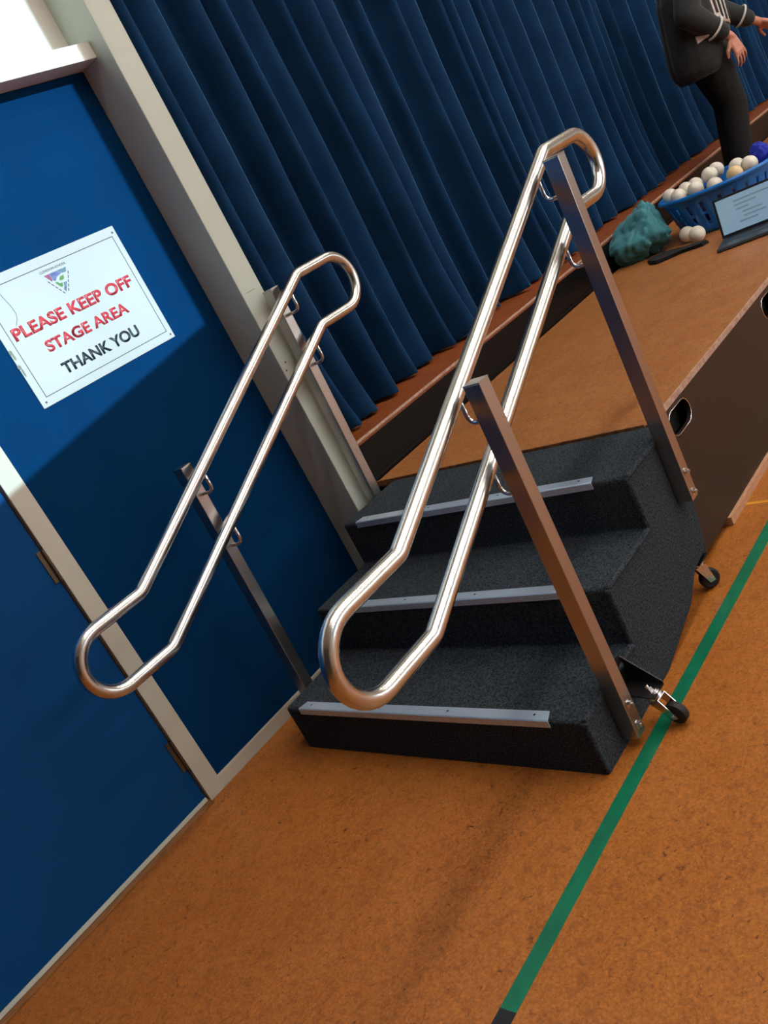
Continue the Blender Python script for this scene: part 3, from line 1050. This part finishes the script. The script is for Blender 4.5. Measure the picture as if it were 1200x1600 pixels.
# laptop
lap = thing('laptop', 'open dark grey laptop on the staging, its screen lit', 'laptop', (2.97, -0.92, HP), rot=(0, 0, R(-80)))
LW, LD = 0.31, 0.205
bm = new()
box(bm, (0, 0, 0.004), (LW, LD, 0.019), 0.003)
base = obj('keyboard_base', bm, M['laptop'], lap)
bm = new()
box(bm, (0.025, 0.09, 0.0188), (LW - 0.025, LD - 0.015, 0.0205), 0.001)
obj('keyboard', bm, M['laptop_dark'], base)
bm = new()
box(bm, (LW / 2 - 0.045, 0.018, 0.0188), (LW / 2 + 0.045, 0.075, 0.0196))
obj('touchpad', bm, M['laptop_dark'], base)
th = R(-16)
rotl = Matrix.Rotation(th, 3, 'X')
hinge = Vector((0, LD - 0.004, 0.020))
LH = 0.197
def lid(bm, lo, hi, bev=0.0):
    for v in box(bm, lo, hi, bev):
        pass
    for v in bm.verts:
        v.co = hinge + rotl @ v.co
bm = new()
lid(bm, (0, 0, 0), (LW, 0.008, LH), 0.003)
l_ = obj('lid', bm, M['laptop_dark'], lap)
bm = new()
lid(bm, (0.012, -0.0012, 0.014), (LW - 0.012, 0.0005, LH - 0.012))
scr = obj('screen', bm, M['screen'], lap)
for k, (a, b) in enumerate(((0.095, 0.275), (0.095, 0.20), (0.098, 0.16), (0.125, 0.22), (0.128, 0.235), (0.10, 0.19))):
    bm = new()
    z = LH - 0.045 - k * 0.021
    lid(bm, (a, -0.0018, z), (b, -0.0010, z + 0.007))
    obj('text_line', bm, M['screen_text'], scr)


# ------------------------------------------------------------------ the person
E1 = Vector((0.7398, -0.6728, 0.0))      # the way the person faces
E2 = Vector((0.6728, 0.7398, 0.0))       # to the person's own left
PO = Vector((5.0, -0.384, HP))
person = thing('person', 'person standing on the staging in a dark grey top with white print and black trousers', 'person', PO)


def PP(s, d_, z):
    return E1 * s + E2 * d_ + Vector((0, 0, z))


def capsule(bm, a, b, ra, rb, seg=16, squash=None):
    """tapered rounded limb from a to b"""
    a, b = Vector(a), Vector(b)
    t = (b - a)
    L_ = t.length
    t = t / L_
    pts, rs = [], []
    for k in range(5):
        q = R(90 - 90 * k / 4)
        pts.append(a - t * ra * math.sin(q))
        rs.append(max(ra * math.cos(q), 0.0006))
    for k in range(1, 5):
        pts.append(a + t * L_ * k / 5)
        rs.append(ra + (rb - ra) * k / 5)
    for k in range(5):
        q = R(90 * k / 4)
        pts.append(b + t * rb * math.sin(q))
        rs.append(max(rb * math.cos(q), 0.0006))
    tube(bm, pts, rs, seg)


def chain(bm, pts, rs, seg=16):
    for i in range(len(pts) - 1):
        capsule(bm, pts[i], pts[i + 1], rs[i], rs[i + 1], seg)


def ellipsoid(bm, c, r3):
    rotm = Matrix((E1, E2, Vector((0, 0, 1)))).transposed()
    sphere(bm, c, 1.0, 24, 16, r3, rotm)


def remeshed(name, bm, material, parent, voxel, smooth_it):
    o = obj(name, bm, material, parent, smooth=True)
    md = o.modifiers.new('remesh', 'REMESH')
    md.mode = 'VOXEL'
    md.voxel_size = voxel
    md.use_smooth_shade = True
    sm = o.modifiers.new('smooth', 'SMOOTH')
    sm.iterations = smooth_it
    sm.factor = 0.5
    dg = bpy.context.evaluated_depsgraph_get()
    me = bpy.data.meshes.new_from_object(o.evaluated_get(dg))
    me.name = name
    o.modifiers.clear()
    old = o.data
    o.data = me
    bpy.data.meshes.remove(old)
    if not me.materials:
        me.materials.append(material)
    for p in me.polygons:
        p.use_smooth = True
    return o


HIP = PP(0.02, 0, 0.90)
SHO = PP(0.13, 0, 1.40)
# joints: near side is the camera side (d < 0, the person's right)
hipR, kneeR, ankR = PP(0.025, -0.085, 0.88), PP(0.085, -0.09, 0.47), PP(0.005, -0.09, 0.085)
hipL, kneeL, ankL = PP(0.045, 0.085, 0.88), PP(0.125, 0.09, 0.48), PP(0.055, 0.10, 0.085)
shR, elR, wrR = PP(0.04, -0.185, 1.37), PP(-0.10, -0.245, 1.075), PP(0.127, -0.22, 0.845)
shL, elL, wrL = PP(0.11, 0.185, 1.38), PP(0.27, 0.225, 1.085), PP(0.575, 0.20, 0.835)


def hand(bm, wrist, direc, palm_n, side):
    """palm, four unequal bent fingers and a thumb; direc = along the hand, palm_n = palm side"""
    dr = direc.normalized()
    pn = (palm_n - dr * palm_n.dot(dr)).normalized()
    ac = dr.cross(pn) * side
    q = 1.16
    for k in range(4):
        o_ = (-0.027 + 0.018 * k) * q
        capsule(bm, wrist + dr * 0.012 * q + ac * o_ * 0.6, wrist + dr * 0.088 * q + ac * o_, 0.0145 * q, 0.0115 * q, 12)
    lens = (0.066, 0.078, 0.074, 0.056)
    for k in range(4):
        o_ = (-0.031 + 0.0212 * k) * q
        ln = lens[k] * q
        spread = dr + ac * (o_ * 3.6)
        a = wrist + dr * 0.092 * q + ac * o_
        b = a + (spread + pn * 0.18).normalized() * ln * 0.45
        c = b + (spread + pn * 0.55).normalized() * ln * 0.32
        e = c + (spread * 0.8 + pn * 0.9).normalized() * ln * 0.25
        chain(bm, [a, b, c, e], [0.0098, 0.009, 0.0082, 0.0072], 10)
    a = wrist + (dr * 0.025 - ac * 0.030) * q
    b = a + (dr * 0.7 - ac * 0.75 + pn * 0.25).normalized() * 0.042 * q
    c = b + (dr * 1.0 - ac * 0.15 + pn * 0.4).normalized() * 0.032 * q
    chain(bm, [a, b, c], [0.0135, 0.0115, 0.009], 10)


bm = new()
# torso, neck, head
chain(bm, [PP(0.02, 0, 0.93), PP(0.035, 0, 1.10), PP(0.075, 0, 1.28), PP(0.10, 0, 1.38)], [0.125, 0.118, 0.125, 0.10])
for s in (-1, 1):
    chain(bm, [PP(0.01, 0.07 * s, 0.92), PP(0.03, 0.06 * s, 1.08), PP(0.08, 0.085 * s, 1.30)], [0.105, 0.095, 0.095])
    chain(bm, [PP(0.10, 0.02 * s, 1.42), PP(0.085, 0.17 * s, 1.385)], [0.062, 0.058])
chain(bm, [PP(0.105, 0, 1.40), PP(0.145, 0, 1.52)], [0.062, 0.054])
HC = PP(0.185, 0, 1.615)
ellipsoid(bm, HC, (0.098, 0.076, 0.118))
ellipsoid(bm, HC + PP(0.03, 0, -0.055), (0.066, 0.056, 0.068))
chain(bm, [HC + PP(0.096, 0, 0.012), HC + PP(0.118, 0, -0.024)], [0.010, 0.014], 10)
for s in (-1, 1):
    ellipsoid(bm, HC + PP(0.0, 0.078 * s, -0.01), (0.022, 0.010, 0.032))
    chain(bm, [HC + PP(0.088, 0.012 * s, 0.024), HC + PP(0.080, 0.048 * s, 0.024)], [0.010, 0.009], 10)
# arms and hands
chain(bm, [shR, elR, wrR], [0.052, 0.040, 0.027])
chain(bm, [shL, elL, wrL], [0.052, 0.040, 0.027])
hand(bm, wrR, PP(0.22, -0.03, -0.97), PP(-0.25, 0.85, -0.1), 1)
hand(bm, wrL, PP(0.75, 0.0, -0.55), PP(-0.55, -0.3, -0.5), -1)
# legs and feet
for h_, k_, a_ in ((hipR, kneeR, ankR), (hipL, kneeL, ankL)):
    chain(bm, [h_, k_, a_], [0.088, 0.058, 0.040])
    chain(bm, [a_ + PP(-0.03, 0, -0.045), a_ + PP(0.13, 0, -0.055)], [0.030, 0.024])
body = remeshed('body', bm, M['skin'], person, 0.0058, 3)
# face
for s in (-1, 1):
    bm = new()
    sphere(bm, HC + PP(0.083, 0.031 * s, 0.004), 0.0115, 14, 10)
    ey = obj('eye', bm, M['eye'], body, smooth=True)
    bm = new()
    sphere(bm, HC + PP(0.0925, 0.031 * s, 0.004), 0.0045, 12, 8)
    obj('iris', bm, M['hair'], ey, smooth=True) if False else obj('iris', bm, M['hair'], body, smooth=True)
bm = new()
chain(bm, [HC + PP(0.082, -0.022, -0.064), HC + PP(0.092, 0, -0.062), HC + PP(0.082, 0.022, -0.064)], [0.005, 0.0075, 0.005], 10)
obj('mouth', bm, M['lip'], body, smooth=True)
bm = new()
ellipsoid(bm, HC + PP(-0.018, 0, 0.026), (0.100, 0.086, 0.112))
ellipsoid(bm, HC + PP(-0.055, 0, -0.06), (0.060, 0.072, 0.090))
ellipsoid(bm, HC + PP(-0.115, 0, 0.03), (0.045, 0.045, 0.045))
remeshed('hair', bm, M['hair'], person, 0.007, 4)
# trousers
bm = new()
chain(bm, [PP(0.0, -0.055, 0.93), PP(0.0, 0.055, 0.93)], [0.125, 0.125])
chain(bm, [PP(0.04, -0.05, 0.86), PP(0.04, 0.05, 0.86)], [0.125, 0.125])
chain(bm, [hipR, hipR.lerp(kneeR, 0.5), kneeR, kneeR.lerp(ankR, 0.5), ankR + PP(0.0, 0, 0.0)], [0.118, 0.098, 0.080, 0.076, 0.068])
chain(bm, [hipL, hipL.lerp(kneeL, 0.5), kneeL, kneeL.lerp(ankL, 0.5), ankL + PP(0.0, 0, 0.0)], [0.118, 0.098, 0.080, 0.076, 0.068])
remeshed('trousers', bm, M['trousers'], person, 0.009, 4)
# loose top, hem over the hips
bm = new()
chain(bm, [PP(-0.02, -0.05, 0.80), PP(0.0, -0.05, 0.95), PP(0.015, -0.055, 1.15), PP(0.05, -0.075, 1.31)], [0.170, 0.172, 0.160, 0.128])
chain(bm, [PP(0.05, -0.02, 0.80), PP(0.08, -0.02, 0.96), PP(0.10, -0.02, 1.12), PP(0.08, 0, 1.30)], [0.150, 0.168, 0.165, 0.115])
chain(bm, [PP(0.0, 0.06, 0.80), PP(0.02, 0.06, 0.95), PP(0.04, 0.065, 1.15), PP(0.07, 0.075, 1.31)], [0.165, 0.165, 0.150, 0.122])
for s, sh in ((-1, shR), (1, shL)):
    chain(bm, [PP(0.09, 0.05 * s, 1.40), sh], [0.090, 0.082])
cufR, cufL = elR.lerp(wrR, 0.76), elL.lerp(wrL, 0.78)
chain(bm, [shR, elR, cufR], [0.085, 0.082, 0.058])
chain(bm, [shL, elL, cufL], [0.085, 0.080, 0.055])
# cut the hem flat
jk = remeshed('jacket', bm, M['jacket'], person, 0.0095, 4)
bm = new()
bm.from_mesh(jk.data)
bmesh.ops.bisect_plane(bm, geom=bm.verts[:] + bm.edges[:] + bm.faces[:], plane_co=PP(0.0, 0, 0.695), plane_no=(0, 0, -1), clear_outer=True)
for f in bm.faces:
    f.smooth = True
bm.to_mesh(jk.data)
bm.free()
# cuff stripes
for el, cu, f, rad in ((elR, wrR, 0.62, 0.0690), (elL, wrL, 0.66, 0.0665)):
    c = el.lerp(cu, f)
    ax = (cu - el).normalized()
    u_ = ax.orthogonal().normalized()
    w_ = ax.cross(u_)
    bm = new()
    tube(bm, [c + rad * (math.cos(2 * math.pi * k / 32) * u_ + math.sin(2 * math.pi * k / 32) * w_) for k in range(32)], 0.0075, 8, closed=True)
    obj('cuff_stripe', bm, M['print_white'], jk, smooth=True)


# white print on the chest and the little white tag, wrapped onto the cloth
dg = bpy.context.evaluated_depsgraph_get()
from mathutils.bvhtree import BVHTree
tree = BVHTree.FromPolygons([v.co.copy() for v in jk.data.vertices], [tuple(p.vertices) for p in jk.data.polygons])
def decal(name, quad, direction, material, lift, parent, n=8):
    """a thin patch laid on the cloth; quad = four corners, projected along direction"""
    bm = new()
    q = [Vector(p) for p in quad]
    g = []
    for i in range(n + 1):
        row = []
        for j in range(n + 1):
            p = q[0].lerp(q[1], i / n).lerp(q[3].lerp(q[2], i / n), j / n)
            hit = tree.ray_cast(p, direction, 1.0)
            if hit[0] is None:
                row.append(None)
                continue
            row.append(bm.verts.new(hit[0] - direction.normalized() * lift))
        g.append(row)
    for i in range(n):
        for j in range(n):
            vs = (g[i][j], g[i + 1][j], g[i + 1][j + 1], g[i][j + 1])
            if all(vs):
                bm.faces.new(vs)
    o = obj(name, bm, material, parent, smooth=True, normals=False)
    s = o.modifiers.new('thickness', 'SOLIDIFY')
    s.thickness = 0.003
    return o
DIR = PP(-0.30, 1.0, 0).normalized()
def chest(s0, s1, z00, z01, z10, z11, name, material, lift, parent):
    """patch over the chest, from s0 to s1 towards the front; z at the bottom and top of either side"""
    o_ = DIR * -0.62
    return decal(name, [PP(s0, 0, z00) + o_, PP(s1, 0, z10) + o_, PP(s1, 0, z11) + o_, PP(s0, 0, z01) + o_], DIR, material, lift, parent, 10)
pr = chest(0.03, 0.265, 0.955, 1.27, 0.90, 1.24, 'chest_print', M['print_white'], 0.004, jk)
for s0, s1, z0, z1, mm in ((0.050, 0.068, 1.01, 1.10, 'print_maroon'), (0.082, 0.097, 0.975, 1.10, 'jacket'), (0.120, 0.137, 0.95, 1.24, 'jacket'),
                           (0.160, 0.172, 0.945, 1.24, 'jacket'), (0.195, 0.204, 0.94, 1.22, 'jacket'), (0.228, 0.240, 0.97, 1.04, 'print_maroon')):
    chest(s0, s1, z0, z1, z0 - 0.006, z1, 'print_bar', M[mm], 0.0085, pr)
D2 = E2.copy()
c = PP(-0.02, -0.6, 0)
decal('white_tag', [c + PP(-0.060, 0, 0.895), c + PP(0.0, 0, 0.905), c + PP(0.0, 0, 0.912), c + PP(-0.060, 0, 0.942)], D2, M['print_white'], 0.004, jk, 5)
for a_ in (ankR, ankL):
    bm = new()
    chain(bm, [a_ + PP(-0.03, 0, -0.045), a_ + PP(0.07, 0, -0.042), a_ + PP(0.15, 0, -0.052)], [0.040, 0.042, 0.033])
    chain(bm, [a_ + PP(-0.02, 0, -0.03), a_ + PP(0.0, 0, 0.01)], [0.044, 0.044])
    for v in bm.verts:
        v.co.z = max(v.co.z, 0.0005)
    obj('shoe', bm, M['shoe'], person, smooth=True)
